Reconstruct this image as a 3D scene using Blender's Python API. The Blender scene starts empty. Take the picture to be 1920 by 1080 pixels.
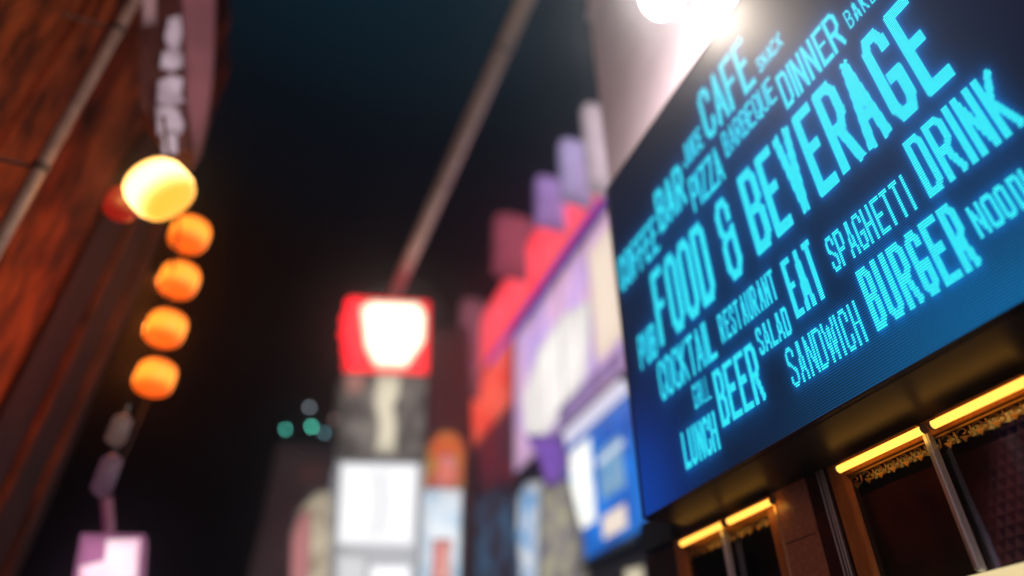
import bpy, bmesh, math, random
import numpy as np
from mathutils import Vector, Matrix
random.seed(7); rng = np.random.default_rng(7)
S = bpy.context.scene
COL = S.collection

# ------------------------------------------------------------------ camera
FPX = 1229.0                       # focal length for a 1920 pixel wide frame
def _d(u, v): return np.array([u - 960.0, 540.0 - v, -FPX])
_z = _d(969, -1126); _y = _d(382, 1443)
_z = _z / np.linalg.norm(_z); _y = _y - _z * np.dot(_y, _z); _y /= np.linalg.norm(_y); _x = np.cross(_y, _z)
ROT = np.array([_x, _y, _z])       # camera axes -> street axes (x right across street, y along street, z up)
EYE = 1.65
A = 2.2                            # distance from the camera line to the screen plane
B = A * 1.2                        # ... to the pub front
cd = bpy.data.cameras.new('camera'); cam = bpy.data.objects.new('camera', cd); COL.objects.link(cam)
cd.sensor_width = 36.0; cd.lens = FPX / 1920 * 36; cd.clip_start = 0.05; cd.clip_end = 400
m4 = Matrix([list(ROT[0]) + [0], list(ROT[1]) + [0], list(ROT[2]) + [EYE], [0, 0, 0, 1]])
cam.matrix_world = m4
S.camera = cam
FOCUS = 1.31 * A
cd.dof.use_dof = True; cd.dof.focus_distance = FOCUS
COC = 36.0                         # blur disc of a far point, in pixels of a 1920 frame
cd.dof.aperture_fstop = (cd.lens / 1000) / (COC * FOCUS / FPX)

# ------------------------------------------------------------------ world, render settings
W = bpy.data.worlds.new('World'); S.world = W; W.use_nodes = True
nt = W.node_tree; bgn = nt.nodes['Background']
tc = nt.nodes.new('ShaderNodeTexCoord'); sx = nt.nodes.new('ShaderNodeSeparateXYZ'); rp = nt.nodes.new('ShaderNodeValToRGB')
nt.links.new(tc.outputs['Generated'], sx.inputs[0]); nt.links.new(sx.outputs['Z'], rp.inputs[0]); nt.links.new(rp.outputs[0], bgn.inputs[0])
cr = rp.color_ramp; cr.elements[0].position = 0.0; cr.elements[0].color = (0.0002, 0.0003, 0.0005, 1)
cr.elements[1].position = 0.86; cr.elements[1].color = (0.003, 0.014, 0.023, 1)
e = cr.elements.new(0.60); e.color = (0.0002, 0.0003, 0.0005, 1)
e = cr.elements.new(0.75); e.color = (0.0012, 0.0036, 0.007, 1)
bgn.inputs[1].default_value = 1.0
# added warm glow low in the sky behind the camera, to light the pub pier
def _m(op, a, b=None):
    q = nt.nodes.new('ShaderNodeMath'); q.operation = op; q.use_clamp = (op == 'MULTIPLY_ADD')
    for i_, v_ in enumerate(a if isinstance(a, tuple) else (a, b)):
        if v_ is None: continue
        if isinstance(v_, (int, float)): q.inputs[i_].default_value = v_
        else: nt.links.new(v_, q.inputs[i_])
    return q.outputs[0]
low = _m('MULTIPLY_ADD', (sx.outputs['Z'], -6.0, 1.9)); back = _m('MULTIPLY_ADD', (sx.outputs['Y'], -2.5, .1))
gl = _m('MULTIPLY', low, back)
ad = nt.nodes.new('ShaderNodeMix'); ad.data_type = 'RGBA'; nt.links.new(gl, ad.inputs['Factor'])
nt.links.new(rp.outputs[0], ad.inputs['A']); ad.inputs['B'].default_value = (1.0, .62, .55, 1); nt.links.new(ad.outputs['Result'], bgn.inputs[0])
S.view_settings.view_transform = 'Standard'; S.view_settings.look = 'None'
S.view_settings.exposure = 0; S.view_settings.gamma = 1
S.render.engine = 'CYCLES'
S.cycles.use_denoising = True
S.cycles.max_bounces = 6; S.cycles.volume_bounces = 0
S.cycles.sample_clamp_indirect = 3.0

# ------------------------------------------------------------------ helpers
def lin(r, g, b):
    f = lambda c: (c / 255 / 12.92) if c / 255 <= .04045 else ((c / 255 + .055) / 1.055) ** 2.4
    return (f(r), f(g), f(b), 1)
def at(u, v, ax, c):
    "the point of the plane x = c or y = c (metres from the camera line) seen at a pixel of the 1920 frame"
    r = ROT @ _d(u, v)
    p = r * (c / r[{'x': 0, 'y': 1}[ax]])
    return Vector((p[0], p[1], p[2] + EYE))

MATS = {}
def principled(name, col, rough=.6, metal=0, noise=None, scale=5, bump=0, coat=0, stretch=(1, 1, 1), spec=.5):
    if name in MATS: return MATS[name]
    m = bpy.data.materials.new(name); m.use_nodes = True; n = m.node_tree; p = n.nodes['Principled BSDF']
    p.inputs['Base Color'].default_value = col; p.inputs['Roughness'].default_value = rough; p.inputs['Metallic'].default_value = metal
    p.inputs['Coat Weight'].default_value = coat; p.inputs['Specular IOR Level'].default_value = spec
    if noise or bump:
        t = n.nodes.new('ShaderNodeTexCoord'); mp = n.nodes.new('ShaderNodeMapping'); mp.inputs['Scale'].default_value = stretch
        nz = n.nodes.new('ShaderNodeTexNoise'); nz.inputs['Scale'].default_value = scale; nz.inputs['Detail'].default_value = 7
        nz.inputs['Roughness'].default_value = .65
        n.links.new(t.outputs['Object'], mp.inputs[0]); n.links.new(mp.outputs[0], nz.inputs['Vector'])
        if noise:
            r = n.nodes.new('ShaderNodeValToRGB'); r.color_ramp.elements[0].position = .35; r.color_ramp.elements[1].position = .68
            r.color_ramp.elements[0].color = noise; r.color_ramp.elements[1].color = col
            n.links.new(nz.outputs[0], r.inputs[0]); n.links.new(r.outputs[0], p.inputs['Base Color'])
        if bump:
            b = n.nodes.new('ShaderNodeBump'); b.inputs['Strength'].default_value = bump; b.inputs['Distance'].default_value = .02
            n.links.new(nz.outputs[0], b.inputs['Height']); n.links.new(b.outputs[0], p.inputs['Normal'])
    MATS[name] = m; return m
def glow(name, col, strength, col2=None, scale=1.5, stretch=(1, 1, 1), sample=True, lo=.4, hi=.62, soft=0):
    "a surface that gives off light; col2 mottles its print"
    if name in MATS: return MATS[name]
    m = bpy.data.materials.new(name); m.use_nodes = True; n = m.node_tree; p = n.nodes['Principled BSDF']
    p.inputs['Base Color'].default_value = (.05, .05, .05, 1); p.inputs['Roughness'].default_value = .4
    p.inputs['Emission Color'].default_value = col; p.inputs['Emission Strength'].default_value = strength
    if col2:
        t = n.nodes.new('ShaderNodeTexCoord'); mp = n.nodes.new('ShaderNodeMapping'); mp.inputs['Scale'].default_value = stretch
        nz = n.nodes.new('ShaderNodeTexNoise'); nz.inputs['Scale'].default_value = scale; nz.inputs['Detail'].default_value = 3
        r = n.nodes.new('ShaderNodeValToRGB'); r.color_ramp.elements[0].position = lo; r.color_ramp.elements[1].position = hi
        r.color_ramp.elements[0].color = col2; r.color_ramp.elements[1].color = col
        n.links.new(t.outputs['Object'], mp.inputs[0]); n.links.new(mp.outputs[0], nz.inputs['Vector'])
        n.links.new(nz.outputs[0], r.inputs[0]); n.links.new(r.outputs[0], p.inputs['Emission Color'])
    if soft:       # no lamp behind: glow painted dimmer towards the rim, for a blurred edge
        a = n.nodes.new('ShaderNodeAttribute'); a.attribute_name = 'rim_fade'
        r2 = n.nodes.new('ShaderNodeMapRange'); r2.inputs['To Min'].default_value = strength * (1 - soft); r2.inputs['To Max'].default_value = strength
        n.links.new(a.outputs['Fac'], r2.inputs['Value']); n.links.new(r2.outputs[0], p.inputs['Emission Strength'])
    if not sample: m.cycles.emission_sampling = 'NONE'
    MATS[name] = m; return m

def lantern_glow(name, hot, edge, half, s_hot, s_edge):
    m = glow(name, hot, 1); n = m.node_tree; p = n.nodes['Principled BSDF']
    t = n.nodes.new('ShaderNodeTexCoord'); sp = n.nodes.new('ShaderNodeSeparateXYZ'); ab = n.nodes.new('ShaderNodeMath'); ab.operation = 'ABSOLUTE'
    r = n.nodes.new('ShaderNodeMapRange'); r.interpolation_type = 'SMOOTHSTEP'
    r.inputs['From Min'].default_value = half * .15; r.inputs['From Max'].default_value = half
    c_ = n.nodes.new('ShaderNodeMix'); c_.data_type = 'RGBA'
    c_.inputs['A'].default_value = tuple(v * s_hot for v in hot[:3]) + (1,); c_.inputs['B'].default_value = tuple(v * s_edge for v in edge[:3]) + (1,)
    n.links.new(t.outputs['Object'], sp.inputs[0]); n.links.new(sp.outputs['Z'], ab.inputs[0]); n.links.new(ab.outputs[0], r.inputs['Value'])
    n.links.new(r.outputs[0], c_.inputs['Factor']); n.links.new(c_.outputs['Result'], p.inputs['Emission Color'])
    return m
def tagit(o, label=None, cat=None, group=None, kind=None):
    for k, v in (('label', label), ('category', cat), ('group', group), ('kind', kind)):
        if v: o[k] = v
    return o
def link(name, me, mat, parent=None, smooth=False):
    if mat:
        for mm in (mat if isinstance(mat, (list, tuple)) else [mat]): me.materials.append(mm)
    if smooth:
        for p in me.polygons: p.use_smooth = True
    o = bpy.data.objects.new(name, me); COL.objects.link(o)
    if parent: o.parent = parent; o.matrix_parent_inverse = Matrix.Translation(-parent.location)
    return o
def empty(name, loc, label, cat, group=None):
    o = bpy.data.objects.new(name, None); o.empty_display_size = .1; o.location = loc; COL.objects.link(o)
    return tagit(o, label, cat, group)
class MB:
    def __init__(s): s.bm = bmesh.new()
    def box(s, x0, x1, y0, y1, z0, z1, bev=0):
        x0, x1 = sorted((x0, x1)); y0, y1 = sorted((y0, y1)); z0, z1 = sorted((z0, z1))
        r = bmesh.ops.create_cube(s.bm, size=1); vs = r['verts']
        for v in vs: v.co = Vector(((x0 + x1) / 2 + v.co.x * (x1 - x0), (y0 + y1) / 2 + v.co.y * (y1 - y0), (z0 + z1) / 2 + v.co.z * (z1 - z0)))
        if bev:
            es = list({e for v in vs for e in v.link_edges})
            bmesh.ops.bevel(s.bm, geom=es, offset=bev, segments=2, affect='EDGES')
        return s
    def prism(s, pts, off):
        f = [s.bm.verts.new(p) for p in pts]; off = Vector(off); b = [s.bm.verts.new(Vector(p) + off) for p in pts]
        n = len(pts); s.bm.faces.new(f); s.bm.faces.new(b[::-1])
        for i in range(n): s.bm.faces.new((f[i], b[i], b[(i + 1) % n], f[(i + 1) % n]))
        return s
    def tube(s, pts, r, seg=10, cap=True):
        pts = [Vector(p) for p in pts]; rings = []
        rs = r if isinstance(r, (list, tuple)) else [r] * len(pts)
        for i, p in enumerate(pts):
            t = (pts[min(i + 1, len(pts) - 1)] - pts[max(i - 1, 0)]).normalized()
            a = Vector((0, 0, 1)) if abs(t.z) < .9 else Vector((1, 0, 0))
            u = t.cross(a).normalized(); w = t.cross(u)
            rings.append([s.bm.verts.new(p + (u * math.cos(q) + w * math.sin(q)) * rs[i]) for q in [2 * math.pi * k / seg for k in range(seg)]])
        for a, b in zip(rings, rings[1:]):
            for k in range(seg): s.bm.faces.new((a[k], a[(k + 1) % seg], b[(k + 1) % seg], b[k]))
        if cap: s.bm.faces.new(rings[0][::-1]); s.bm.faces.new(rings[-1])
        return s
    def lathe(s, c, prof, seg=20, axis='z'):
        c = Vector(c); rings = []
        for r, h in prof:
            ring = []
            for k in range(seg):
                q = 2 * math.pi * k / seg
                o = Vector((r * math.cos(q), r * math.sin(q), h))
                if axis == 'x': o = Vector((o.z, o.x, o.y))
                ring.append(s.bm.verts.new(c + o))
            rings.append(ring)
        for a, b in zip(rings, rings[1:]):
            for k in range(seg): s.bm.faces.new((a[k], a[(k + 1) % seg], b[(k + 1) % seg], b[k]))
        s.bm.faces.new(rings[0][::-1]); s.bm.faces.new(rings[-1])
        return s
    def build(s, name, mat, parent=None, smooth=False):
        bmesh.ops.recalc_face_normals(s.bm, faces=s.bm.faces)
        me = bpy.data.meshes.new(name); s.bm.to_mesh(me); s.bm.free()
        return link(name, me, mat, parent, smooth)
def poly(ax, c, px, thick):
    "an outline given by photo pixels, stood on its own real plane and given a real thickness away from the street"
    return slab([at(u, v, ax, c) for u, v in px], (thick, 0, 0) if ax == 'x' else (0, thick, 0))
def slab(pts, off, levels=((1, 0), (.9, .35), (.78, .72), (.6, .95), (.35, 1))):
    "a board whose face is divided in rings, so that its painted glow can fade towards the rim"
    mb = MB(); bm = mb.bm; off = Vector(off); cen = sum(pts, Vector()) / len(pts); n = len(pts)
    lay = bm.verts.layers.float.new('rim_fade')
    sub = []
    for i in range(n):
        for f in (0, .5): sub.append(pts[i].lerp(pts[(i + 1) % n], f))
    n = len(sub); rings = []
    for k_, lv in levels:
        ring = [bm.verts.new(cen.lerp(p, k_)) for p in sub]
        for v in ring: v[lay] = lv
        rings.append(ring)
    for a, b in zip(rings, rings[1:]):
        for i in range(n): bm.faces.new((a[i], a[(i + 1) % n], b[(i + 1) % n], b[i]))
    bm.faces.new(rings[-1])
    bk = [bm.verts.new(p + off) for p in sub]; bm.faces.new(bk[::-1])
    for i in range(n): bm.faces.new((rings[0][i], bk[i], bk[(i + 1) % n], rings[0][(i + 1) % n]))
    return mb
def face_x(c, y0, y1, z0, z1, t, thick):
    "upright rectangular board on a facade; y and z as multiples of c, front face t metres before it"
    X_ = c - t; return slab([Vector((X_, y * c, z * c + EYE)) for y, z in ((y0, z0), (y1, z0), (y1, z1), (y0, z1))], (thick, 0, 0))
def rx(c, y0, y1, z0, z1, t0, t1, bev=0):
    "box on a facade at x = c; y and z as multiples of c, t0..t1 metres behind (+) or before (-) that plane"
    return MB().box(c + t0, c + t1, y0 * c, y1 * c, z0 * c + EYE, z1 * c + EYE, bev)

# ------------------------------------------------------------------ base materials
black_metal = principled('black_metal', (.012, .013, .016, 1), .35, .0, coat=.3)
soffit_m = principled('soffit_metal', (.036, .030, .034, 1), .45, 0, noise=(.016, .013, .015, 1), scale=3)
bezel_m = principled('bezel_metal', (.03, .03, .045, 1), .3, .3)
chrome = principled('polished_chrome', (.75, .75, .76, 1), .14, 1)
granite = principled('brown_granite', (.62, .29, .20, 1), .32, 0, noise=(.38, .16, .10, 1), scale=38, coat=.35)
dark_stone = principled('dark_red_stone', (.06, .012, .008, 1), .25, 0, noise=(.02, .006, .005, 1), scale=20, coat=.4)
wood = principled('varnished_wood', (.62, .24, .06, 1), .38, 0, noise=(.42, .15, .04, 1), scale=9, stretch=(8, 8, .7), coat=.2)
gold = principled('gilded_trim', (.35, .2, .08, 1), .35, .7)
plaster = principled('pale_plaster', (.66, .58, .72, 1), .7, 0, noise=(.54, .48, .6, 1), scale=1.3, bump=.1)
dark_wall = principled('dark_render', (.05, .045, .05, 1), .7, 0, noise=(.025, .022, .028, 1), scale=2, bump=.2)
red_brown = principled('red_brown_boards', (.36, .08, .02, 1), .75, 0, noise=(.02, .004, .003, 1), scale=2.4, stretch=(1.8, 1.8, .7), bump=.9, spec=.15)
asphalt = principled('wet_asphalt', (.045, .045, .048, 1), .35, 0, noise=(.03, .03, .033, 1), scale=30, bump=.2)
paving = principled('paving', (.16, .15, .14, 1), .5, 0, noise=(.1, .1, .09, 1), scale=12, bump=.2)
grey_metal = principled('grey_metal', (.3, .3, .3, 1), .4, .5)
cable_m = principled('cable_rubber', (.03, .03, .03, 1), .6)
pipe_m = principled('painted_pipe', (.42, .28, .24, 1), .45, 0, noise=(.26, .17, .14, 1), scale=6)

# ------------------------------------------------------------------ ground
tagit(MB().box(-60, 60, -60, 90, -.2, 0).build('ground', asphalt), kind='structure')
tagit(MB().box(1.3, B - .02, -12, 40, .004, .13, .01).build('pavement', paving), kind='structure')

# ------------------------------------------------------------------ the LED screen
sign = empty('led_screen_sign', (A, A * 1.0, EYE + .5668 * A), 'big black LED screen of glowing cyan food and drink words, hung over the pub windows', 'sign')
SY0, SY1, SZ0, SZ1 = .12, 1.6075, .5668, 1.852       # multiples of A
HB = .012                                            # bezel width
MB().box(A + .035, B + .3, SY0 * A, SY1 * A, SZ0 * A + EYE + .004, SZ1 * A + EYE).build('housing', black_metal, sign)
MB().box(A + .02, B - .002, SY0 * A + .004, SY1 * A - .006, SZ0 * A + EYE - .002, SZ0 * A + EYE + .002).build('soffit_panel', soffit_m, sign)
bz = MB()
bz.box(A - .012, A + .033, (SY1 - HB) * A, SY1 * A, SZ0 * A + EYE, SZ1 * A + EYE, .003)
bz.box(A - .012, A + .033, SY0 * A, (SY0 + HB) * A, SZ0 * A + EYE, SZ1 * A + EYE, .003)
bz.box(A - .010, A + .033, (SY0 + HB) * A, (SY1 - HB) * A, (SZ1 - HB * .5) * A + EYE, SZ1 * A + EYE, .002)
bz.box(A - .010, A + .033, (SY0 + HB) * A, (SY1 - HB) * A, SZ0 * A + EYE, (SZ0 + HB * .35) * A + EYE, .002)
bz.build('bezel', bezel_m, sign)

PS, PZ = .0030, .0056                                # LED pitch along the street and up, / A
c = .26; k = .13                                     # corner cut of the lettering, in x and y
OCT = [(c, 0), (1 - c, 0), (1, k), (1, 1 - k), (1 - c, 1), (c, 1), (0, 1 - k), (0, k), (c, 0)]
G = {
 'A': [[(0, 0), (.5, 1), (1, 0)], [(.19, .3), (.81, .3)]],
 'B': [[(0, 0), (0, 1), (1 - c, 1), (1, 1 - k), (1, .5 + k * .8), (1 - c, .5), (1, .5 - k * .8), (1, k), (1 - c, 0), (0, 0)], [(0, .5), (1 - c, .5)]],
 'C': [[(1, .28), (1, k), (1 - c, 0), (c, 0), (0, k), (0, 1 - k), (c, 1), (1 - c, 1), (1, 1 - k), (1, .72)]],
 'D': [[(0, 0), (0, 1), (1 - c, 1), (1, 1 - k), (1, k), (1 - c, 0), (0, 0)]],
 'E': [[(1, 0), (0, 0), (0, 1), (1, 1)], [(0, .52), (.78, .52)]],
 'F': [[(0, 0), (0, 1), (1, 1)], [(0, .5), (.78, .5)]],
 'G': [[(1, .80), (1, 1 - k), (1 - c, 1), (c, 1), (0, 1 - k), (0, k), (c, 0), (1 - c, 0), (1, k), (1, .43), (.56, .43)]],
 'H': [[(0, 0), (0, 1)], [(1, 0), (1, 1)], [(0, .5), (1, .5)]],
 'I': [[(.5, 0), (.5, 1)]],
 'J': [[(0, .25), (0, k), (c, 0), (1 - c, 0), (1, k), (1, 1)]],
 'K': [[(0, 0), (0, 1)], [(1, 1), (.08, .48)], [(.25, .56), (1, 0)]],
 'L': [[(0, 1), (0, 0), (1, 0)]],
 'N': [[(0, 0), (0, 1), (1, 0), (1, 1)]],
 'O': [OCT],
 'P': [[(0, 0), (0, 1), (1 - c, 1), (1, 1 - k), (1, .44 + k), (1 - c, .44), (0, .44)]],
 'Q': [OCT, [(.6, .22), (1, -.04)]],
 'R': [[(0, 0), (0, 1), (1 - c, 1), (1, 1 - k), (1, .46 + k), (1 - c, .46), (0, .46)], [(.5, .46), (1, 0)]],
 'S': [[(0, .24), (0, k), (c, 0), (1 - c, 0), (1, k), (1, .36), (0, .64), (0, 1 - k), (c, 1), (1 - c, 1), (1, 1 - k), (1, .76)]],
 'T': [[(.5, 0), (.5, 1)], [(0, 1), (1, 1)]],
 'U': [[(0, 1), (0, k), (c, 0), (1 - c, 0), (1, k), (1, 1)]],
 'V': [[(0, 1), (.5, 0), (1, 1)]],
 'W': [[(0, 1), (.25, 0), (.5, .9), (.75, 0), (1, 1)]],
 'Y': [[(0, 1), (.5, .45), (1, 1)], [(.5, .45), (.5, 0)]],
 'Z': [[(0, 1), (1, 1), (0, 0), (1, 0)]],
 '&': [[(.95, .74), (.95, 1 - k), (.72, 1), (.25, 1), (0, 1 - k), (0, .52 + k), (.25, .52), (0, .52 - k), (0, k), (c, 0), (1 - c, 0), (1, k), (1, .56)], [(.25, .52), (1, .52)]],
}
WORDS = [  # text, left, right, bottom, top, stroke in LEDs      (multiples of A along the street and up)
 ('COFFEE', 1.580, 1.328, 1.332, 1.478, 4), ('BAR', 1.312, 1.158, 1.384, 1.555, 5), ('JUICE', 1.136, 1.035, 1.508, 1.598, 2),
 ('CAFE', 1.016, .790, 1.500, 1.716, 5), ('SNACK', .771, .678, 1.510, 1.570, 1), ('BAKERY', .517, .395, 1.338, 1.402, 1),
 ('PIZZA', 1.135, .985, 1.320, 1.456, 3), ('BARBEQUE', .963, .750, 1.378, 1.470, 2), ('DINNER', .735, .535, 1.316, 1.445, 3),
 ('FOOD', 1.404, 1.117, 1.010, 1.280, 7), ('&', 1.062, 1.003, 1.010, 1.275, 6), ('BEVERAGE', .949, .390, 1.012, 1.280, 7),
 ('PUB', 1.520, 1.420, .995, 1.112, 3), ('COCKTAIL', 1.437, 1.165, .850, .975, 3), ('RESTAURANT', 1.138, .923, .871, .955, 2),
 ('EAT', .893, .797, .796, .950, 4), ('SPAGHETTI', .765, .558, .828, .918, 2), ('DRINK', .530, .347, .828, .975, 4),
 ('GRILL', 1.293, 1.221, .762, .826, 1), ('BEER', 1.202, 1.037, .671, .823, 4), ('SALAD', 1.023, .914, .773, .845, 2),
 ('LUNCH', 1.373, 1.223, .626, .730, 3), ('SANDWICH', .952, .745, .655, .748, 2), ('BURGER', .723, .502, .660, .798, 4),
 ('NOODLE', .487, .352, .699, .767, 2)]
s0 = -(SY1 - HB); zb0 = SZ0 + HB * .35
NC = int((SY1 - SY0 - 2 * HB) / PS); NR = int((SZ1 - SZ0 - HB * .85) / PZ)
ci = np.arange(NC) + .5; cj = np.arange(NR) + .5          # LED centres, in LEDs
cs = s0 + ci * PS; cz = zb0 + cj * PZ
lit = np.zeros((NR, NC), bool); owners = {}
for text, l, r, zb, zt, t in WORDS:
    gap = max(1.4, t * .5)
    wt = [0 if ch == 'I' else (1.35 if ch == 'W' else 1.) for ch in text]
    KZ = PZ / .0047; x0w = (-l - s0) / PS; b0 = round((zb - zb0) / PZ); b1 = round((zt - zb0) / PZ)
    tot = (l - r) / PS - gap * (len(text) - 1) - text.count('I') * t
    unit = tot / sum(wt); x = x0w; owners[text] = []
    jj = np.where((cj > b0 - 2) & (cj < b1 + 2))[0]
    for ch, wgt in zip(text, wt):
        w_true = t if ch == 'I' else unit * wgt
        xs, w = x, w_true; x = round(xs); w = round(xs + w_true) - x
        if ch in 'TYVI' and (w - t) % 2: w -= 1
        M = np.zeros_like(lit)
        ii = np.where((ci > x - 2) & (ci < x + w + 2))[0]
        if len(ii):
            CX, CZ = np.meshgrid(ci[ii], cj[jj] * KZ); hit = np.zeros_like(CX, bool)
            for pl in G[ch]:
                q = [(x + t / 2 + a * (w - t), b0 * KZ + t / 2 + b_ * ((b1 - b0) * KZ - t)) for a, b_ in pl]
                for (ax_, az), (bx, bz_) in zip(q, q[1:]):
                    L = math.hypot(bx - ax_, bz_ - az) or 1e-9; ux, uz = (bx - ax_) / L, (bz_ - az) / L
                    al = (CX - ax_) * ux + (CZ - az) * uz; pe = np.abs(-(CX - ax_) * uz + (CZ - az) * ux)
                    cap = t * .4 if t > 2 else t / 2
                    hw = t / 2 + 1e-4 if min(abs(ux), abs(uz)) < .02 else max(t / 2 * .96, .8)
                    hit |= (al > -cap - 1e-4) & (al < L + cap + 1e-4) & (pe <= hw)
            M[np.ix_(jj, ii)] |= hit
        x = xs + w_true + gap
        M &= ~lit; lit |= M; owners[text].append((ch, M))
def blur(a, sg):
    n = int(sg * 3) + 1; kx = np.exp(-.5 * (np.arange(-n, n + 1) / sg) ** 2); kx /= kx.sum()
    a = np.apply_along_axis(lambda v: np.convolve(v, kx, 'same'), 0, a)
    return np.apply_along_axis(lambda v: np.convolve(v, kx, 'same'), 1, a)
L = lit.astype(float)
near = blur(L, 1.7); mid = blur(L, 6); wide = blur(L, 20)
SS, ZZ = np.meshgrid(cs, cz)
def blob(s, z, rs, rz): return np.exp(-((SS - s) / rs) ** 2 - ((ZZ - z) / rz) ** 2)
# the picture the screen shows, with glow painted in: dark navy ground, dim dots and halo round the words, brighter blue in two lower corners
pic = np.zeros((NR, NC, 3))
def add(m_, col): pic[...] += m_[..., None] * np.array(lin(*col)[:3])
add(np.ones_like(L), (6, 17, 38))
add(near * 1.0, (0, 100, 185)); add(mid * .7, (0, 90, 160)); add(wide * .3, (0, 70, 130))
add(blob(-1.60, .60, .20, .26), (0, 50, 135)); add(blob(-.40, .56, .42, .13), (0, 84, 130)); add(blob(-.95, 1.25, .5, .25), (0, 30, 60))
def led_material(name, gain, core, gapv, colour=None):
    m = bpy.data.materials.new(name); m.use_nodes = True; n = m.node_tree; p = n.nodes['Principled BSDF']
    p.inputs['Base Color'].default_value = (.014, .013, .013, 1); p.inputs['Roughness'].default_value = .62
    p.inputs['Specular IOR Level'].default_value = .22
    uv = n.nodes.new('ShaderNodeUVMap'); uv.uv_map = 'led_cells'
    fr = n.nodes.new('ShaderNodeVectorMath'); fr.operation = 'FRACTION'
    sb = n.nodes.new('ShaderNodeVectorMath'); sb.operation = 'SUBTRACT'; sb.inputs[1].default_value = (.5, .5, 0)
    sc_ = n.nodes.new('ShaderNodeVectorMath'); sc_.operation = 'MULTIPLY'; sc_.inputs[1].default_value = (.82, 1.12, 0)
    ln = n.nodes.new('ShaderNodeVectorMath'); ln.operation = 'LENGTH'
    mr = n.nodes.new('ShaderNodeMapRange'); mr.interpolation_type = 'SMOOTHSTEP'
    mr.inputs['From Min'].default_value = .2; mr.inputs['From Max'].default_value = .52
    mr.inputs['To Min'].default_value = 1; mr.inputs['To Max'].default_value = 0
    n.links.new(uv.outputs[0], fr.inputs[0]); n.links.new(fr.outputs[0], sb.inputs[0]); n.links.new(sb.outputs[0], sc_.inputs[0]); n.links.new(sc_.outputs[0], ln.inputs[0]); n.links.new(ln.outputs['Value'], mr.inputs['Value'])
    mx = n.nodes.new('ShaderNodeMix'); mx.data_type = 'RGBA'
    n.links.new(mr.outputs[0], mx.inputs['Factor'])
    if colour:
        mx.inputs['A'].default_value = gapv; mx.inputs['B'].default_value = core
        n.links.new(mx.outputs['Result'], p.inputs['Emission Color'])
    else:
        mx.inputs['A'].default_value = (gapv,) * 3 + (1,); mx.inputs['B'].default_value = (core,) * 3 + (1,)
        at_ = n.nodes.new('ShaderNodeAttribute'); at_.attribute_name = 'led_pixel_glow'
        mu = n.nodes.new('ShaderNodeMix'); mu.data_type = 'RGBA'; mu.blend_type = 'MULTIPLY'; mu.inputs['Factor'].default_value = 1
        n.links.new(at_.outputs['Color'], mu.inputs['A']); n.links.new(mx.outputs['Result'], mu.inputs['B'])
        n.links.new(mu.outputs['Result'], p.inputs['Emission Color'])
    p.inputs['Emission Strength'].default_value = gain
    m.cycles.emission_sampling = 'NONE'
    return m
def cells(name, mask, x, mat, colours=None, parent=None):
    jj, ii = np.nonzero(mask); n = len(jj)
    yl = -(s0 + ii * PS) * A; yr = -(s0 + (ii + 1) * PS) * A; z0 = (zb0 + jj * PZ) * A + EYE; z1 = z0 + PZ * A
    co = np.stack([np.stack([np.full(n, x), yl, z0], 1), np.stack([np.full(n, x), yr, z0], 1), np.stack([np.full(n, x), yr, z1], 1), np.stack([np.full(n, x), yl, z1], 1)], 1).reshape(-1, 3)
    me = bpy.data.meshes.new(name); me.vertices.add(4 * n); me.vertices.foreach_set('co', co.ravel())
    me.loops.add(4 * n); me.loops.foreach_set('vertex_index', np.arange(4 * n)); me.polygons.add(n)
    me.polygons.foreach_set('loop_start', np.arange(0, 4 * n, 4)); me.update(calc_edges=True); me.validate()
    uv = me.uv_layers.new(name='led_cells')
    u = np.stack([np.stack([ii, jj], 1), np.stack([ii + 1, jj], 1), np.stack([ii + 1, jj + 1], 1), np.stack([ii, jj + 1], 1)], 1).astype(float)
    uv.data.foreach_set('uv', (u * .9998 + .0001).ravel())
    if colours is not None:
        ca = me.color_attributes.new('led_pixel_glow', 'FLOAT_COLOR', 'POINT')
        cc = np.ones((n, 4, 4)); cc[:, :, :3] = colours[jj, ii][:, None, :]
        ca.data.foreach_set('color', cc.ravel())
    return link(name, me, mat, parent or sign)
led_dim = led_material('led_picture_glow', 1.0, 2.5, .12)
led_lit = led_material('led_letters', 1.0, (.07, 1.6, 1.8, 1), (.0, .15, .23, 1), True)
MB().box(A - .002, A + .033, (SY0 + HB) * A + .001, (SY1 - HB) * A - .001, zb0 * A + EYE + .001, (SZ1 - HB * .5) * A + EYE - .001).build('display_backing', black_metal, sign)
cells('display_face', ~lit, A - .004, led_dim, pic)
for text, letters in owners.items():
    wd = bpy.data.objects.new('lit_word', None); wd.location = sign.location; COL.objects.link(wd)
    wd.parent = sign; wd.matrix_parent_inverse = Matrix.Translation(-sign.location)
    wd['label'] = 'the word %s in glowing cyan dots' % text
    for ch, M in letters:
        if M.any():
            cells('lit_letter', M, A - .004, led_lit, parent=wd)

# ------------------------------------------------------------------ the pub under the screen
pub = empty('pub_building', (B, 1.5 * B, 0), 'pub front under the LED screen with brown granite pier and yellow lit windows', 'building')
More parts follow.
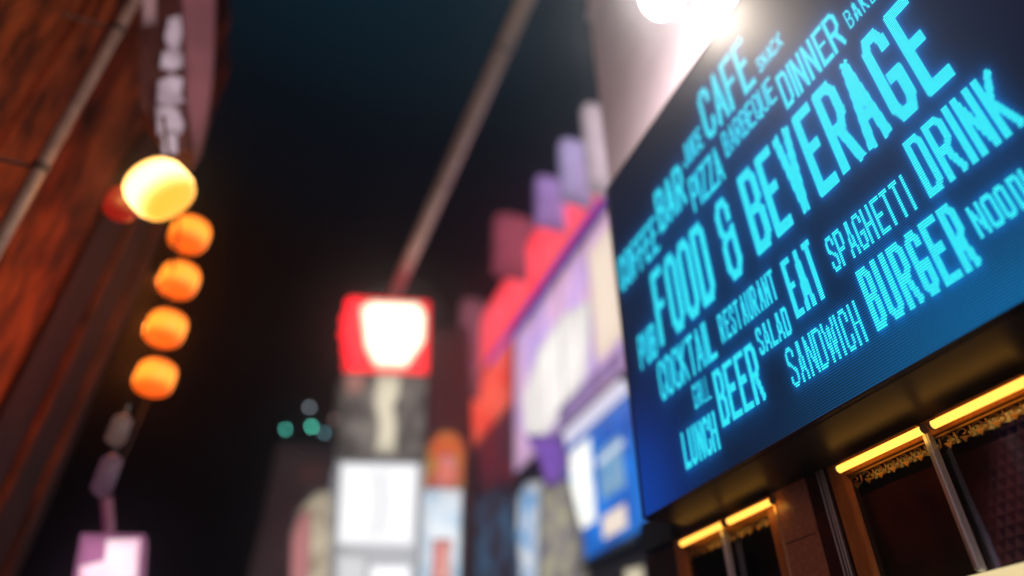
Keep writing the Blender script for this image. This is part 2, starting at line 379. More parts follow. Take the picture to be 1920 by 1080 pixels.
# wall pieces round the two window openings  (multiples of B)
W1 = (.50, .923, .236, .473); W2 = (1.086, 1.463, .05, .473)
wl = MB()
for (y0, y1, z0, z1) in ((-.6, W1[0], -EYE / B, .564), (W1[0], W1[1], -EYE / B, W1[2]), (W1[1], W2[0], -EYE / B, .473), (W2[0], W2[1], -EYE / B, W2[2]),
                         (W1[0], W2[1], .478, .564), (W2[1], 1.63, -EYE / B, .564)):
    wl.box(B + .02, B + .3, y0 * B + .0005, y1 * B - .0005, z0 * B + EYE, z1 * B + EYE)
wl.build('wall', dark_wall, pub)
MB().box(B + .05, B + 3, -2.5, 1.63 * B - .05, .564 * B + EYE + .01, 13).build('upper_wall', plaster, pub)
o = rx(B, .982, 1.086, -EYE / B, .4725, -.034, .018, .004).build('granite_pier', granite, pub)
MB().box(B - .0365, B - .033, .982 * B + .006, 1.086 * B - .006, .3665 * B + EYE - .0025, .3665 * B + EYE + .0015).build('panel_joint', black_metal, o)
MB().box(B - .0365, B - .033, .982 * B + .006, 1.086 * B - .006, .05 * B + EYE - .0025, .05 * B + EYE + .0015).build('panel_joint', black_metal, o)
MB().box(B - .041, B - .035, 1.0735 * B, 1.0795 * B, EYE - .8, .4715 * B + EYE, .001).build('brass_strip', principled('brushed_brass', (.8, .62, .38, 1), .3, .9), o)
o = rx(B, .926, .9815, -EYE / B, .4722, -.03, .018, .003).build('dark_jamb', dark_stone, pub)
for yy in (.931, .937, .9455):
    MB().box(B - .040, B - .031, yy * B - .003, yy * B + .002, EYE - .9, .47 * B + EYE, .0008).build('steel_line', principled('satin_aluminium', (.72, .78, .88, 1), .3, .6), o)

tube_mat = glow('yellow_tube_light', (1.0, .44, .06, 1), 2.6)
glass = bpy.data.materials.new('window_glass'); glass.use_nodes = True; gn = glass.node_tree; gn.nodes.clear()
go_ = gn.nodes.new('ShaderNodeOutputMaterial'); gm = gn.nodes.new('ShaderNodeMixShader'); gt = gn.nodes.new('ShaderNodeBsdfTransparent'); gg = gn.nodes.new('ShaderNodeBsdfGlossy'); gf = gn.nodes.new('ShaderNodeFresnel')
gt.inputs[0].default_value = (.7, .72, .85, 1); gg.inputs['Roughness'].default_value = .05; gg.inputs[0].default_value = (.85, .9, 1, 1); gf.inputs[0].default_value = 1.7
gn.links.new(gf.outputs[0], gm.inputs[0]); gn.links.new(gt.outputs[0], gm.inputs[1]); gn.links.new(gg.outputs[0], gm.inputs[2]); gn.links.new(gm.outputs[0], go_.inputs[0])
# lace curtain printed with rows of small triangles
def lace_material():
    m = bpy.data.materials.new('lace_curtain'); m.use_nodes = True; n = m.node_tree; p = n.nodes['Principled BSDF']
    t = n.nodes.new('ShaderNodeTexCoord'); mp = n.nodes.new('ShaderNodeMapping'); mp.inputs['Scale'].default_value = (1, 24, 24)
    n.links.new(t.outputs['Object'], mp.inputs[0]); sp = n.nodes.new('ShaderNodeSeparateXYZ'); n.links.new(mp.outputs[0], sp.inputs[0])
    def M(op, a, b=None):
        q = n.nodes.new('ShaderNodeMath'); q.operation = op
        for i, v in enumerate((a, b)):
            if v is None: continue
            if isinstance(v, (int, float)): q.inputs[i].default_value = v
            else: n.links.new(v, q.inputs[i])
        return q.outputs[0]
    fz = M('FRACT', sp.outputs['Z']); fy = M('FRACT', M('ADD', sp.outputs['Y'], M('MULTIPLY', M('FLOOR', sp.outputs['Z']), .5)))
    tri = M('GREATER_THAN', M('MULTIPLY', M('ABSOLUTE', M('SUBTRACT', fy, .5)), 1.9), fz)
    nz = n.nodes.new('ShaderNodeTexNoise'); nz.inputs['Scale'].default_value = 4; n.links.new(t.outputs['Object'], nz.inputs['Vector'])
    r = n.nodes.new('ShaderNodeMix'); r.data_type = 'RGBA'; r.inputs['A'].default_value = (.010, .008, .016, 1); r.inputs['B'].default_value = (.15, .08, .12, 1)
    n.links.new(M('MULTIPLY', tri, M('ADD', nz.outputs[0], .1)), r.inputs['Factor']); n.links.new(r.outputs['Result'], p.inputs['Base Color'])
    g_ = n.nodes.new('ShaderNodeMix'); g_.data_type = 'RGBA'; g_.inputs['A'].default_value = lin(13, 9, 20); g_.inputs['B'].default_value = lin(76, 40, 34)     # dim room light painted into the lace as emission
    n.links.new(M('MULTIPLY', tri, M('ADD', nz.outputs[0], .1)), g_.inputs['Factor']); n.links.new(g_.outputs['Result'], p.inputs['Emission Color']); p.inputs['Emission Strength'].default_value = 1.2
    m.cycles.emission_sampling = 'NONE'
    p.inputs['Roughness'].default_value = .8
    return m
lace_m = lace_material()
def window(y0, y1, z0, z1, mulls, lamps, curtain=None):
    f = MB(); fw = .035
    f.box(B - .025, B + .06, (y1 - fw) * B, y1 * B, z0 * B + EYE, (z1 - .002) * B + EYE, .004)
    f.box(B - .025, B + .06, y0 * B, (y0 + fw * .6) * B, z0 * B + EYE, (z1 - .002) * B + EYE, .004)
    f.box(B - .023, B + .06, (y0 + fw * .6) * B, (y1 - fw) * B, (z1 - .030) * B + EYE, (z1 - .003) * B + EYE, .003)
    w = f.build('window_frame', wood, pub)
    MB().box(B + .012, B + .016, (y0 + .02) * B, (y1 - fw) * B - .001, z0 * B + EYE, (z1 - .032) * B + EYE).build('pane', glass, w)
    MB().box(B + .036, B + .040, (y0 + .022) * B, (y1 - fw) * B - .002, z0 * B + EYE, (z1 - .05) * B + EYE).build('lace_curtain', lace_m, w)
    # carved valance: a thin board with a row of scrolls and a scalloped lower edge
    v = MB(); ya, yb = (y0 + .022) * B, (y1 - fw) * B - .003; n = max(3, int((yb - ya) / .072)); st = (yb - ya) / n
    zt = (z1 - .031) * B + EYE; zm = zt - .036
    v.box(B - .006, B + .004, ya, yb, zm + .027, zt)
    for i in range(n):
        cy = ya + (i + .5) * st; pts = []
        for q in range(15):                                           # a spiral scroll
            an = q / 14 * 4.6 + .4; rr = .022 * (1 - q / 17)
            pts.append((B - .004, cy + rr * math.cos(an) * 1.2, zm + .004 + rr * math.sin(an)))
        v.tube(pts, .0036, 5)
        v.tube([(B - .004, cy - st * .5, zm + .02), (B - .004, cy - st * .46, zm - .014), (B - .004, cy - st * .22, zm - .022)], .0034, 5)
        v.prism([(B - .002, cy - st * .2, zm - .012), (B - .002, cy + st * .34, zm - .004), (B - .002, cy + st * .05, zm - .034)], (.005, 0, 0))
    v.build('carved_valance', gold, w)
    for ym in mulls:
        o = MB().box(B - .050, B - .004, (ym - .0048) * B, (ym + .0048) * B, z0 * B + EYE, (z1 - .012) * B + EYE, .006).build('mullion', principled('satin_aluminium', (.72, .78, .88, 1), .3, .6), w)
    for (a, b_) in lamps:
        T_ = B - .095; zt_ = (z1 - .0115) * T_ + EYE
        t = MB().tube([(T_, a * T_, zt_), (T_, b_ * T_, zt_)], .0175, 14).build('light_tube', tube_mat, w, True)
        for ye in (a * T_, b_ * T_): MB().tube([(T_, ye - .006, zt_), (T_, ye + .006, zt_)], .0195, 12).build('tube_end_cap', grey_metal, w)
        MB().box(T_ - .008, B - .026, a * T_ + .03, b_ * T_ - .03, zt_ + .0165, zt_ + .03).build('tube_holder', wood, t)
    return w
w1 = window(W1[0], W1[1], W1[2], W1[3], (.7, .515), ((.52, .693), (.709, .905)))
w2 = window(W2[0] + .001, W2[1], W2[2], W2[3], (1.258,), ((1.095, 1.250), (1.266, 1.445)))
MB().box(B - .04, B + .02, W1[0] * B, W1[1] * B, (W1[2] - .05) * B + EYE, (W1[2] - .003) * B + EYE, .004).build('lit_sill_panel', glow('cream_panel', lin(250, 225, 170), .9), w1)
MB().box(B + .022, B + .026, 1.285 * B, 1.365 * B, W2[2] * B + EYE, .420 * B + EYE).build('lit_blind', glow('amber_blind', lin(205, 145, 62), .8), w2)
rx(B, 1.467, 1.61, .48, .552, -.03, .018).build('corner_panel', principled('blue_grey_panel', (.03, .07, .09, 1), .4), pub)

# ------------------------------------------------------------------ big lamp over the screen
lp = at(1243, -6, 'x', A * .91)
lamp = empty('flood_lamp', (lp.x, lp.y, lp.z), 'round white flood lamp blazing on a bracket above the LED screen', 'lamp')
MB().lathe(lp, [(.012, -.16), (.08, -.14), (.13, -.09), (.16, 0), (.13, .09), (.08, .14), (.012, .16)], 24).build('globe', glow('lamp_globe', (1, .84, .70, 1), 230), lamp, True)
MB().tube([lp + Vector((0, 0, .15)), lp + Vector((0, 0, .3)), lp + Vector((.2, 0, .42)), Vector((B + .05, lp.y, lp.z + .42))], .018, 8).build('bracket', black_metal, lamp)
MB().lathe(lp + Vector((0, 0, .145)), [(.03, .05), (.06, .03), (.075, 0)], 18).build('cap', black_metal, lamp)

# ------------------------------------------------------------------ pale wall beyond the screen, with its red pennants
CP = 3.0
pw = empty('pale_plaster_building', (CP, 1.3 * CP, 0), 'tall pale pink plaster house just beyond the LED screen, lit by the flood lamp', 'building')
MB().box(CP, CP + 4, 1.63 * B + .02, 1.56 * CP, 1.0 * CP + EYE, 14).build('wall', plaster, pw)
MB().box(CP - .10, CP - .002, 1.63 * B + .02, 1.56 * CP, 2.96 * CP + EYE, 3.01 * CP + EYE).build('cornice', plaster, pw)
pen = [((1276, 80), (1291, 160), (1262, 165), 'red pennant nearest the flood lamp on the pale wall'), ((1186, 208), (1196, 282), (1175, 285), 'smaller red pennant further down the pale wall')]
for a, b_, c_, lab in pen:
    base = at(*a, 'x', CP - .12); e = empty('red_pennant', base, lab, 'pennant', 'red pennants on the pale wall')
    pts = [at(*a, 'x', CP - .12), at(*b_, 'x', CP - .12), at(*c_, 'x', CP - .12)]
    MB().prism(pts, (.012, 0, 0)).build('cloth', principled('red_cloth', (.62, .05, .04, 1), .7), e)
    MB().tube([pts[0] + Vector((.004, 0, 0)), pts[0] + Vector((.12, 0, 0))], .006, 6).build('stay', grey_metal, e)

# ------------------------------------------------------------------ the red-fascia shop row further down
C = 5.5; K = C / 3.0            # the shop row stands back from the pub
rb = empty('red_fascia_building', (C, 2.4 * C, 0), 'long shop building with a sloping red band over a big white lit billboard', 'building')
MB().box(C + .02, C + 4, 1.56 * C + .01, 3.75 * C, 0, 1.80 * C + EYE).build('wall', dark_wall, rb)
MB().box(C + .022, C + 3.9, 2.06 * C, 3.72 * C, 1.80 * C + EYE, 1.93 * C + EYE).build('parapet', dark_wall, rb)
red_m = glow('red_fascia_light', lin(250, 58, 70), 1.5, lin(236, 80, 92), .9, soft=.6)
red2 = glow('orange_red_fascia_light', lin(235, 62, 46), 1.25, lin(240, 100, 78), .9, soft=.7)
face_x(C, 1.56, 3.25, 1.82, 2.20, .10, .1).build('red_band', red_m, rb)
face_x(C, 2.62, 3.50, 1.40, 1.81, .06, .05).build('orange_band', red2, rb)
MB().tube([(C - .12, 1.56 * C, 1.785 * C + EYE), (C - .12, 2.95 * C, 1.785 * C + EYE)], .022 * K, 8).build('purple_tube', glow('purple_neon', lin(110, 50, 215), 1.0), rb)

bb = empty('lit_billboard', (C, 2.0 * C, C + EYE), 'big white and pink lit billboard under the red band', 'billboard')
face_x(C, 1.565, 2.60, 1.05, 1.745, .05, .045).build('case', glow('billboard_lilac', lin(222, 178, 212), 1.25, lin(190, 160, 222), 1.0, soft=.45), bb)
poly('x', C - .056, [(1110, 560), (1100, 700), (1062, 770), (1008, 830), (985, 812), (980, 745), (1010, 655), (1055, 590)], .004).build('white_print', glow('billboard_white', lin(252, 248, 242), 1.15, lin(236, 230, 226), .8, soft=.3), bb)
face_x(C, 1.58, 1.78, 1.16, 1.66, .058, .004).build('cream_print', glow('billboard_cream', lin(250, 228, 208), 1.05, soft=.2), bb)
face_x(C, 1.62, 2.12, 1.065, 1.135, .060, .004).build('lilac_print', glow('billboard_mauve', lin(146, 122, 176), .9, soft=.3), bb)  # mauve band along the foot of the print
for yy in (1.80, 2.06, 2.33):
    MB().box(C - .066, C - .061, yy * C - .014 * K, yy * C + .014 * K, 1.06 * C + EYE, 1.74 * C + EYE).build('upright', grey_metal, bb)

led_ = empty('lit_ledge', (C - .2, 1.8 * C, .98 * C + EYE), 'white lit ledge beneath the billboard', 'ledge')
MB().box(C - .22, C - .01, 1.6 * C, 2.2 * C, .962 * C + EYE, .995 * C + EYE, .01).build('light_strip', glow('ledge_white', lin(228, 224, 244), .95), led_)
MB().box(C - .24, C - .01, 1.59 * C, 2.21 * C, .999 * C + EYE, 1.012 * C + EYE).build('cap', grey_metal, led_)

bs = empty('blue_shop_front', (C, 1.8 * C, .7 * C + EYE), 'bright blue shop front with white and cream lit panels left of the LED screen', 'shop front')
face_x(C, 1.565, 2.075, .545, .955, .04, .04).build('blue_board', glow('shop_blue', lin(0, 118, 218), 1.15, lin(0, 84, 178), 1.4, soft=.25), bs)
face_x(C, 1.875, 2.045, .640, .925, .048, .006).build('white_panel', glow('shop_white', lin(250, 250, 240), 1.35, lin(130, 210, 248), 2.0, lo=.32, hi=.46, soft=.25), bs)
w_ = face_x(C, 1.675, 1.825, .685, .850, .048, .006).build('pale_blue_panel', glow('shop_pale_blue', lin(105, 172, 225), .95, lin(150, 190, 220), 4, soft=.2), bs)
for f in (.25, .5, .75):
    MB().box(C - .052, C - .0485, (1.675 + .15 * f) * C - .006 * K, (1.675 + .15 * f) * C + .006 * K, .688 * C + EYE, .848 * C + EYE).build('glazing_bar', principled('blue_bar', (.03, .16, .4, 1), .5), w_)
MB().tube([at(1122, 868, 'x', C - .07), at(1167, 828, 'x', C - .07)], .025 * K, 6).build('slant_light', glow('slant_white', lin(215, 225, 240), .95), bs)
face_x(C, 1.685, 1.835, .570, .638, .048, .006).build('cream_panel', glow('shop_cream', lin(246, 228, 212), 1.05, soft=.25), bs)

ps = empty('purple_lit_sign', at(1035, 860, 'x', C - .3), 'small purple glowing sign hung over the beige column', 'sign')
poly('x', C - .3, [(985, 815), (1050, 815), (1062, 860), (1050, 905), (1025, 912), (1010, 862)], .08).build('face', glow('purple_face', lin(140, 92, 190), .95, lin(120, 80, 180), 3, soft=.6), ps)
MB().tube([at(1030, 840, 'x', C - .25), at(1030, 840, 'x', C + .0)], .02, 6).build('arm', grey_metal, ps)
bc = empty('beige_lit_column', at(1050, 1000, 'x', C), 'beige lit column below the purple sign', 'column')
poly('x', C - .12, [(1062, 900), (1085, 1000), (1098, 1130), (1010, 1150), (1012, 1000), (1014, 915)], .11).build('shaft', glow('column_beige', lin(186, 180, 150), .85, lin(140, 132, 138), 2.4, soft=.6), bc)
ws = empty('white_blue_sign', at(985, 980, 'x', C), 'white and pale blue lit sign left of the beige column', 'sign')
poly('x', C - .1, [(985, 905), (1012, 900), (1010, 1010), (1008, 1120), (978, 1120), (968, 1000), (972, 930)], .08).build('face', glow('white_blue_face', lin(228, 230, 235), 1.0, lin(95, 160, 215), 1.8, soft=.6), ws)

dk = empty('dark_red_shop', at(915, 900, 'x', C), 'dim dark red shop front between the white column and the blue sign', 'shop front')
poly('x', C - .03, [(965, 700), (972, 860), (968, 905), (900, 930), (880, 800), (905, 800)], .03).build('upper_board', glow('dim_red', lin(130, 38, 48), .6, lin(92, 44, 62), 1.4, soft=.6), dk)
poly('x', C - .03, [(968, 905), (975, 1120), (880, 1130), (885, 930)], .03).build('lower_glass', glow('dim_blue', lin(60, 92, 122), .8, lin(50, 34, 44), 1.6, soft=.6), dk)
dg = empty('dark_entrance', at(1150, 1060, 'x', C), 'dark entrance corner below the blue shop front', 'entrance')
poly('x', C - .02, [(1095, 1076), (1205, 1043), (1225, 1010), (1290, 1040), (1290, 1160), (1095, 1170)], .02).build('panel', principled('entrance_grey', (.07, .06, .075, 1), .5), dg)
poly('x', C - .03, [(1170, 1068), (1205, 1060), (1210, 1120), (1175, 1130)], .008).build('lit_notice', glow('notice_cream', lin(235, 222, 190), .9, soft=.6), dg)
MB().box(C - .12, C - .02, 1.62 * C, 3.0 * C, .515 * C + EYE, .53 * C + EYE).build('canopy_edge', black_metal, dg)

# vertical boards standing out from the row, tops in one line down the street
boards = [
 ((1120, 196), .42, 1.55, (208, 186, 196), 'tallest pale vertical board, next to the LED screen'),
 ((1082, 262), .52, 1.15, (172, 156, 202), 'lavender board between the tall pale board and the purple one'),
 ((1038, 332), .55, .95, (152, 122, 184), 'purple rounded board over the red band'),
 ((972, 404), .8, 1.25, (150, 66, 84), 'dull crimson board above the middle of the red band'),
 ((890, 560), .50, 2.0, (128, 72, 86), 'dusky pink board at the far end of the red band'),
]
for (u, v), bw, bh, colr, lab in boards:
    q = at(u, v, 'x', C - .2 * K); bw *= K; bh *= K
    e = empty('vertical_sign_board', q, lab, 'sign board', 'vertical boards along the right side of the street')
    pr = [(-.5, -1), (-.5, -.13), (-.42, -.05), (-.25, 0), (.25, 0), (.42, -.05), (.5, -.13), (.5, -1)]
    slab([q + Vector((x_ * bw, 0, z_ * bh if z_ in (0, -1) else z_ * min(bh, 1.2 * K))) for x_, z_ in pr], (0, .12, 0)).build('face', glow('board_%d_%d_%d' % colr, lin(*colr), .9, lin(*[min(255, int(c_ * 1.12)) for c_ in colr]), 1.5, soft=.55), e)
    MB().tube([q + Vector((0, .14, -.3)), q + Vector((.45 * K, .14, -.3))], .03 * K, 6).build('bracket', grey_metal, e)

# ------------------------------------------------------------------ signs at the end of the street
def ysign(name, yd, loc, label, cat): return empty(name, at(*loc, 'y', yd), label, cat)
Y1 = 13.0
tw = ysign('sign_tower', Y1, (715, 800), 'tall square sign tower with blazing red top box and white lower panel', 'sign tower')
poly('y', Y1, [(655, 556), (805, 566), (803, 700), (656, 694)], .9).build('red_top_box', glow('tower_red', lin(255, 40, 46), 2.2, soft=.35), tw)
poly('y', Y1 - .03, [(676, 576), (694, 564), (786, 568), (799, 590), (796, 640), (762, 690), (704, 688), (684, 650)], .025).build('white_lamp_face', glow('tower_white_hot', lin(255, 226, 196), 4.2, soft=.85), tw)
for u_, v_ in ((660, 572), (652, 600), (650, 628), (655, 656), (668, 680)):
    MB().lathe(at(u_, v_, 'y', Y1 - .1), [(.04, -.14), (.13, -.09), (.16, 0), (.13, .09), (.04, .14)], 14).build('red_bulb', glow('tower_red_bulb', lin(255, 30, 44), 2.4), tw, True)
poly('y', Y1 + .02, [(642, 696), (802, 702), (796, 862), (638, 856)], .8).build('grey_middle', glow('tower_grey', lin(128, 120, 112), 1.0, lin(78, 72, 70), 2.2, soft=.6), tw)
poly('y', Y1 - .01, [(708, 700), (752, 702), (748, 742), (738, 760), (744, 800), (742, 852), (702, 850), (710, 800), (700, 750)], .025).build('beige_ornament', glow('tower_beige', lin(210, 200, 176), 1.3, soft=.6), tw)
poly('y', Y1 - .01, [(645, 700), (690, 700), (680, 735), (650, 740)], .025).build('pink_ornament', glow('tower_pinkish', lin(178, 128, 118), .8, soft=.6), tw)
poly('y', Y1, [(633, 862), (797, 866), (792, 1200), (622, 1200)], .8).build('lower_box', glow('tower_lower_frame', lin(196, 196, 200), .9, soft=.6), tw)
poly('y', Y1 - .03, [(640, 868), (784, 870), (776, 1024), (632, 1020)], .025).build('white_panel', glow('tower_white', lin(250, 250, 252), 1.35, soft=.35), tw)
poly('y', Y1 - .04, [(690, 884), (732, 884), (738, 940), (728, 1004), (684, 1004), (694, 940)], .008).build('grey_writing', glow('tower_writing', lin(236, 236, 238), 1.15, soft=0), tw)
poly('y', Y1 - .03, [(630, 1034), (690, 1036), (692, 1120), (626, 1120)], .025).build('lower_left_print', glow('tower_pale', lin(228, 228, 230), .95, soft=.6), tw)
poly('y', Y1 - .035, [(694, 1060), (770, 1060), (768, 1120), (692, 1120)], .025).build('lower_right_print', glow('tower_white', lin(250, 250, 252), 1.35, soft=.35), tw)
MB().tube([at(735, 566, 'y', Y1 + .4), at(748, 540, 'y', Y1 + .4)], .07, 8).build('mast', grey_metal, tw)

Y2 = 12.2
ar = ysign('arched_shop_sign', Y2, (832, 950), 'narrow arched sign with orange and gold top and white body, right of the tower', 'sign')
def arch(cx, w, top, bot, lean=0):
    pts = []
    for q in range(9):
        an = math.pi * q / 8; pts.append((cx - lean * 0 - w / 2 * math.cos(an), top + w * .62 - w * .62 * math.sin(an)))
    return [(cx - w / 2 + lean, bot)] + pts + [(cx + w / 2 + lean, bot)]
poly('y', Y2, arch(838, 72, 806, 915, -4), .25).build('gold_arch', glow('arch_gold', lin(198, 150, 62), .9, lin(222, 96, 44), 3.0, soft=.6), ar)
poly('y', Y2 - .02, arch(838, 40, 850, 915, -2), .02).build('orange_core', glow('arch_orange', lin(240, 120, 80), .95, lin(225, 130, 130), 3, soft=.6), ar)
poly('y', Y2 + .01, [(800, 916), (866, 918), (860, 1200), (790, 1200)], .24).build('white_body', glow('arch_body', lin(228, 234, 240), 1.2, lin(170, 200, 222), 1.6, soft=.35), ar)
poly('y', Y2 - .02, [(812, 1010), (848, 1010), (846, 1040), (850, 1100), (806, 1100), (812, 1050)], .02).build('red_print', glow('arch_red_print', lin(236, 128, 118), .95, lin(240, 190, 180), 3.5, soft=.6), ar)

Y3 = 14.0
cs_ = ysign('cream_arched_sign', Y3, (590, 1000), 'cream and pink arched sign at the left foot of the sign tower', 'sign')
poly('y', Y3, [(545, 1200), (548, 1000), (562, 955), (590, 925), (612, 918), (626, 930), (628, 1000), (618, 1200)], .3).build('body', glow('cream_arch', lin(212, 200, 172), 1.05, lin(150, 134, 112), 2.0, soft=.6), cs_)
poly('y', Y3 - .03, [(540, 1200), (546, 1010), (560, 965), (582, 950), (584, 1010), (572, 1200)], .02).build('pink_stripe', glow('pink_stripe', lin(200, 128, 128), .85, soft=.6), cs_)

Y4 = 22.0
db = ysign('far_dark_building', Y4, (570, 900), 'far dim building behind the sign tower, small green lamps on its roof', 'building')
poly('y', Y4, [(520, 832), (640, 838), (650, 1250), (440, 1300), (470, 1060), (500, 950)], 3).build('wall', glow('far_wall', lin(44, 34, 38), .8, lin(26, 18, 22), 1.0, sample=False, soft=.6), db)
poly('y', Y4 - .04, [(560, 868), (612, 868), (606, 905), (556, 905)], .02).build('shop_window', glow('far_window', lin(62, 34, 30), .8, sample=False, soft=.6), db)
g1 = 'small lamps on the far roof'
for (u, v), colr, st, r_, lab in [((535, 805), (70, 168, 150), 15, .05, 'leftmost green lamp on the far roof, set apart'), ((584, 800), (70, 176, 152), 17, .057, 'brightest green lamp in the middle of the far roof'),
                       ((608, 812), (90, 130, 140), 11, .05, 'dull blue lamp just right of the brightest green lamp'), ((580, 764), (110, 118, 125), 9, .065, 'grey lamp on the tallest mast of the far roof'),
                       ((626, 786), (110, 84, 80), 9, .05, 'faint brown lamp nearest the sign tower on the far roof')]:
    q = at(u, v, 'y', Y4 - .4); e = empty('roof_lamp', q, lab, 'lamp', g1)
    MB().lathe(q, [(.3 * r_, -r_), (.85 * r_, -.5 * r_), (r_, 0), (.85 * r_, .5 * r_), (.3 * r_, r_)], 12).build('bulb', glow('roof_lamp_%d_%d' % (u, v), lin(*colr), st, sample=False), e, True)
    zr = at(u, 850, 'y', Y4 - .4).z
    MB().tube([q + Vector((0, 0, -r_)), Vector((q.x, q.y, zr)), Vector((q.x, q.y + .5, zr))], .012, 6).build('post', black_metal, e)

db2 = ysign('brown_side_building', 17.0, (840, 720), 'dim brown building front between the sign tower and the shop row', 'building')
poly('y', 17.0, [(806, 620), (880, 610), (900, 1200), (790, 1200)], 2).build('wall', glow('brown_front', lin(52, 20, 18), .8, lin(28, 10, 12), 1.2, sample=False, soft=.6), db2)  # wall's faint light painted in as emission

def post(owner, px_, yd, w_):
    p = at(px_, 1150, 'y', yd + .3); MB().box(p.x - w_, p.x + w_, yd + .08, yd + .08 + 2 * w_, 0, p.z + .2, .01).build('post', grey_metal, owner)
post(tw, 680, Y1, .16); post(tw, 740, Y1, .16); post(ar, 826, Y2, .1); post(cs_, 585, Y3, .12)
bp = at(545, 1200, 'y', Y4); MB().box(bp.x - 1.2, bp.x + 1.4, Y4 + .1, Y4 + 3, 0, bp.z + 1).build('ground_floor', dark_wall, db)
bp = at(850, 1150, 'y', 17.0); MB().box(bp.x - .6, bp.x + .6, 17.1, 19, 0, bp.z + 1).build('ground_floor', dark_wall, db2)

# overhead conduit running along the street
p0 = at(1010, -40, 'x', .9); q0 = ROT @ _d(985, 0); q1 = ROT @ _d(742, 545)
zc = 10.0
def atz(u, v, h):
    r = ROT @ _d(u, v); r = r * (h / r[2]); return Vector((r[0], r[1], r[2] + EYE))
pa, pb = atz(985, 0, zc), atz(742, 545, zc)
d_ = (pb - pa)
ct = empty('overhead_conduit', pa, 'grey brown conduit running overhead down the middle of the street to the tower', 'conduit')
MB().tube([pa - d_ * .8, pa, pb, pb + Vector((0, .25, 0))], .155, 12).build('pipe', principled('conduit_paint', (.72, .68, .62, 1), .5, 0, noise=(.55, .5, .45, 1), scale=3), ct, True)
cl = MB()
for f in (.1, .5, .9): 
    m_ = pa.lerp(pb, f); cl.tube([m_ - d_.normalized() * .03, m_ + d_.normalized() * .03], .18, 12)
cl.build('clamp', grey_metal, ct)

# ------------------------------------------------------------------ left side of the street
LX = -2.4
lw = empty('left_wall_building', (LX, 5, 0), 'dark red brown boarded building along the left of the street', 'building')
MB().box(LX - 3, LX, 2.3, 6.6, 0, 12).build('wall', red_brown, lw)
MB().box(LX - 3, LX + .06, 6.6, 9.0, 0, 12).build('shaded_wall_bay', principled('shaded_wall_red', (.055, .010, .008, 1), .6, 0, noise=(.02, .004, .004, 1), scale=2, stretch=(2, 2, .5), spec=.2), lw)  # far stretch of wall painted darker, in place of falling lantern light
for yy in (3.1, 7.4, 8.4):
    MB().box(LX - .002, LX + .10, yy, yy + .16, 0, 11.9).build('board_strip', red_brown, lw)

dp = empty('drain_pipe', at(120, 230, 'x', -2.0), 'pale jointed drain pipe running down the dark red wall', 'pipe')
ptop = at(262, -20, 'x', -2.0); pbot = at(-30, 505, 'x', -2.0)
pd = pbot - ptop
MB().tube([ptop - pd * .25, ptop, pbot, pbot + pd * .9], .05, 14).build('pipe', pipe_m, dp, True)
for f in (.19, .71):
    m_ = ptop.lerp(pbot, f); u_ = pd.normalized()
    MB().tube([m_ - u_ * .03, m_ + u_ * .03], .062, 14).build('joint_collar', principled('pipe_joint', (.1, .06, .05, 1), .5), dp)
    MB().box(LX, m_.x, m_.y - .01, m_.y + .01, m_.z - .01, m_.z + .01).build('wall_clip', grey_metal, dp)

# lanterns hung down the left of the street
LA = -1.25
def lantern(u, v, rad, hh, mat, name, lab, group, capm=black_metal, x=LA, tilt=0, watt=0, lcol=(1, .3, .06)):
    q = at(u, v, 'x', x); e = empty(name, q, lab, 'lantern', group)
    prof = [(.02 * rad, -hh * 1.02), (.55 * rad, -hh)]
    for q_ in range(13):                                                # ribbed paper
        z_ = -.92 + 1.84 * q_ / 12; prof.append((rad * (1 - abs(z_) ** 4.5 * .36) * (1.0 if q_ % 2 else .965), z_ * hh))
    prof.append((.5 * rad, hh))
    b = MB().lathe((0, 0, 0), prof, 24).build('paper_shade', mat, e, True)
    b.matrix_parent_inverse = Matrix.Identity(4)
    b.rotation_euler = (0, tilt, 0)
    ck = MB().lathe((0, 0, 0), [(.46 * rad, hh), (.46 * rad, hh * 1.14)], 20).build('end_cap', capm, e)
    ck.matrix_parent_inverse = Matrix.Identity(4); ck.rotation_euler = (0, tilt, 0)
    if watt:                                     # added point light outside the shade, hidden behind it, to wash the wall
        ld = bpy.data.lights.new('added_wall_wash_light', 'POINT'); ld.energy = watt; ld.color = lcol; ld.shadow_soft_size = .04
        lo = bpy.data.objects.new('added_wall_wash_light', ld); COL.objects.link(lo); lo.parent = e; lo.location = (-rad * 1.15, .07, 0)
    return q
q = lantern(300, 355, .235, .165, lantern_glow('yellow_lantern', (1, .60, .20, 1), (1, .38, .03, 1), .165, 5, 1.7), 'paper_lantern', 'large oval yellow white lantern, brightest and topmost of the hanging row', None, tilt=-.85, watt=2.5, lcol=(1, .4, .1))
og = 'orange lanterns hung in a row below the yellow one'
last = q
for i, (u, v, lab) in enumerate([(356, 440, 'top orange lantern, closest under the big yellow lantern'), (336, 525, 'second orange lantern from the top of the orange row'),
                                 (311, 616, 'third orange lantern from the top of the orange row'), (291, 708, 'lowest orange lantern, above the small grey lamp')]):
    qq = lantern(u, v, .178, .158, lantern_glow('orange_lantern', (1, .25, .018, 1), (1, .11, .006, 1), .158, 2.3, 1.3), 'orange_lantern', lab, og, watt=(0, 9, 15, 5)[i], lcol=(1, .22, .035))
    last = qq
rl = lantern(230, 382, .125, .12, glow('deep_red_lantern', lin(176, 12, 12), .75), 'red_lantern', 'dim red lantern half hidden left of the big yellow lantern', None, x=LA - .3)
cbl = empty('lantern_cord', at(300, 500, 'x', LA), 'dark cord the lanterns and the lowest sign hang from', 'cord')
MB().tube([at(*p_, 'x', LA) + Vector((-.05, .22, 0)) for p_ in ((318, 180), (345, 400), (300, 700), (225, 870))], .012, 6).build('cord', cable_m, cbl)
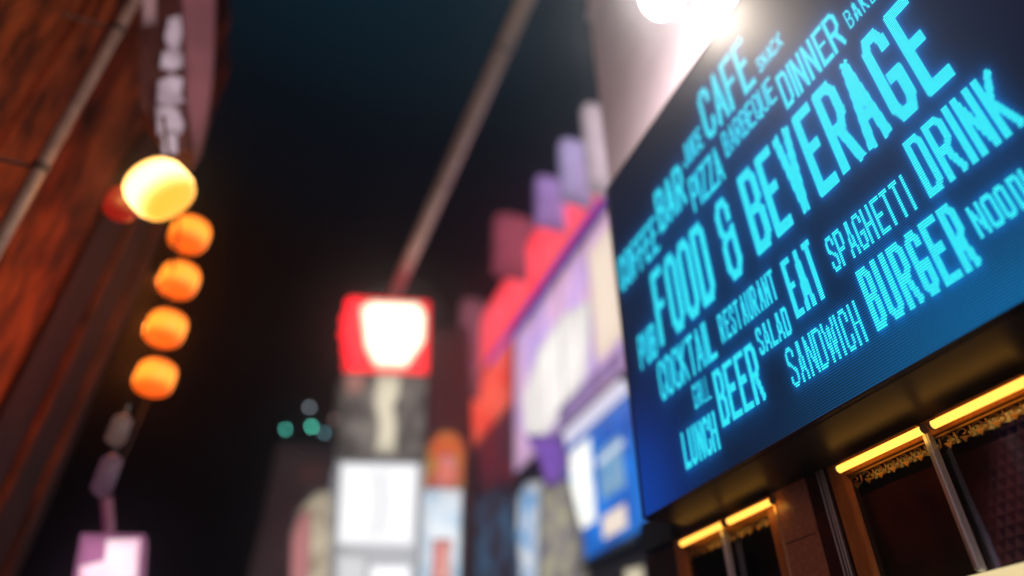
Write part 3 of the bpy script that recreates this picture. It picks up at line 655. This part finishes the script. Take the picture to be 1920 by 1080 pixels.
for (u, v, w_, h_, colr, lab) in [(223, 806, .075, .135, (88, 66, 62), 'small grey brown lamp hanging below the orange lanterns'), (200, 890, .08, .175, (76, 50, 66), 'dim mauve lamp just above the pink sign box')]:
    q = at(u, v, 'x', LA); e = empty('hanging_lamp', q, lab, 'lamp', 'dim lamps at the foot of the lantern row')
    MB().lathe(q, [(.3 * w_, -h_), (w_, -h_ * .7), (w_, h_ * .7), (.3 * w_, h_)], 16).build('shade', glow('dim_lamp_%d' % u, lin(*colr), .8), e, True)
    MB().tube([q + Vector((0, 0, h_)), q + Vector((0, 0, h_ + .1))], .012, 6).build('hook', black_metal, e)

# tall hanging banner sign with white brush strokes, upper left
YB = 4.5
bn = ysign('tall_banner_sign', YB, (340, 120), 'tall curved mauve brown sign with white brush strokes, above the yellow lantern', 'sign')
poly('y', YB, [(262, -60), (405, -60), (403, 60), (400, 130), (392, 200), (378, 256), (362, 286), (330, 284), (262, 200)], .22).build('board', principled('banner_brown', (.20, .07, .06, 1), .6, noise=(.14, .05, .045, 1), scale=2), bn)
poly('y', YB - .02, [(338, -60), (405, -60), (403, 60), (400, 130), (392, 200), (378, 258), (364, 284), (350, 200)], .018).build('lit_edge', glow('banner_mauve', lin(124, 70, 76), 1.0, lin(104, 58, 64), 1.2, soft=.35), bn)
white_g = glow('brush_white', lin(196, 172, 184), .9, lin(164, 140, 150), 4, soft=.4)
for pts in ([(316, 34), (338, 28), (342, 60), (334, 100), (318, 96), (308, 70)], [(304, 98), (322, 90), (342, 100), (344, 122), (322, 132), (300, 124)],
            [(296, 152), (320, 140), (344, 146), (340, 176), (346, 190), (316, 200), (294, 190)], [(292, 200), (318, 196), (336, 206), (346, 232), (340, 250), (318, 246), (294, 252)],
            [(302, 250), (332, 250), (334, 286), (304, 288)]):
    poly('y', YB - .04, pts, .018).build('brush_stroke', white_g, bn)
sg = ysign('pale_hanging_tag', YB - .3, (277, 10), 'short pale pink tag left of the brush strokes at the top edge', 'sign')
poly('y', YB - .3, [(264, -60), (296, -60), (292, 40), (268, 44)], .03).build('tag', glow('tag_pink', lin(150, 110, 112), .85, soft=.6), sg)

Y5 = 7.5
pk = ysign('pink_box_sign', Y5, (200, 1050), 'pink and white lit box sign at the very bottom left', 'sign')
poly('y', Y5, [(152, 1000), (272, 1002), (262, 1180), (118, 1180)], .35).build('case', glow('pink_case', lin(200, 120, 170), .85, soft=.6), pk)
poly('y', Y5 - .02, [(200, 1012), (262, 1010), (250, 1180), (140, 1180), (150, 1062), (196, 1050)], .018).build('white_face', glow('pink_white_face', lin(255, 226, 234), 1.5, lin(250, 200, 220), 3, soft=.35), pk)
MB().tube([at(205, 1000, 'y', Y5 + .1), at(200, 935, 'y', Y5 + .1)], .05, 8).build('hanger', glow('hanger_mauve', lin(110, 50, 80), .6), pk)

# ------------------------------------------------------------------ night air
HZ = MB().box(-11, 16, -9, 34, -1.2, 21).build('haze', None)
hm = bpy.data.materials.new('night_air'); hm.use_nodes = True; hn = hm.node_tree; hn.nodes.clear()
ho = hn.nodes.new('ShaderNodeOutputMaterial'); hv = hn.nodes.new('ShaderNodeVolumePrincipled')
hv.inputs['Color'].default_value = (.72, .8, .95, 1); hv.inputs['Density'].default_value = .007; hv.inputs['Anisotropy'].default_value = .92
hn.links.new(hv.outputs[0], ho.inputs['Volume']); HZ.data.materials.append(hm); hm.cycles.homogeneous_volume = True
tagit(HZ, kind='stuff')
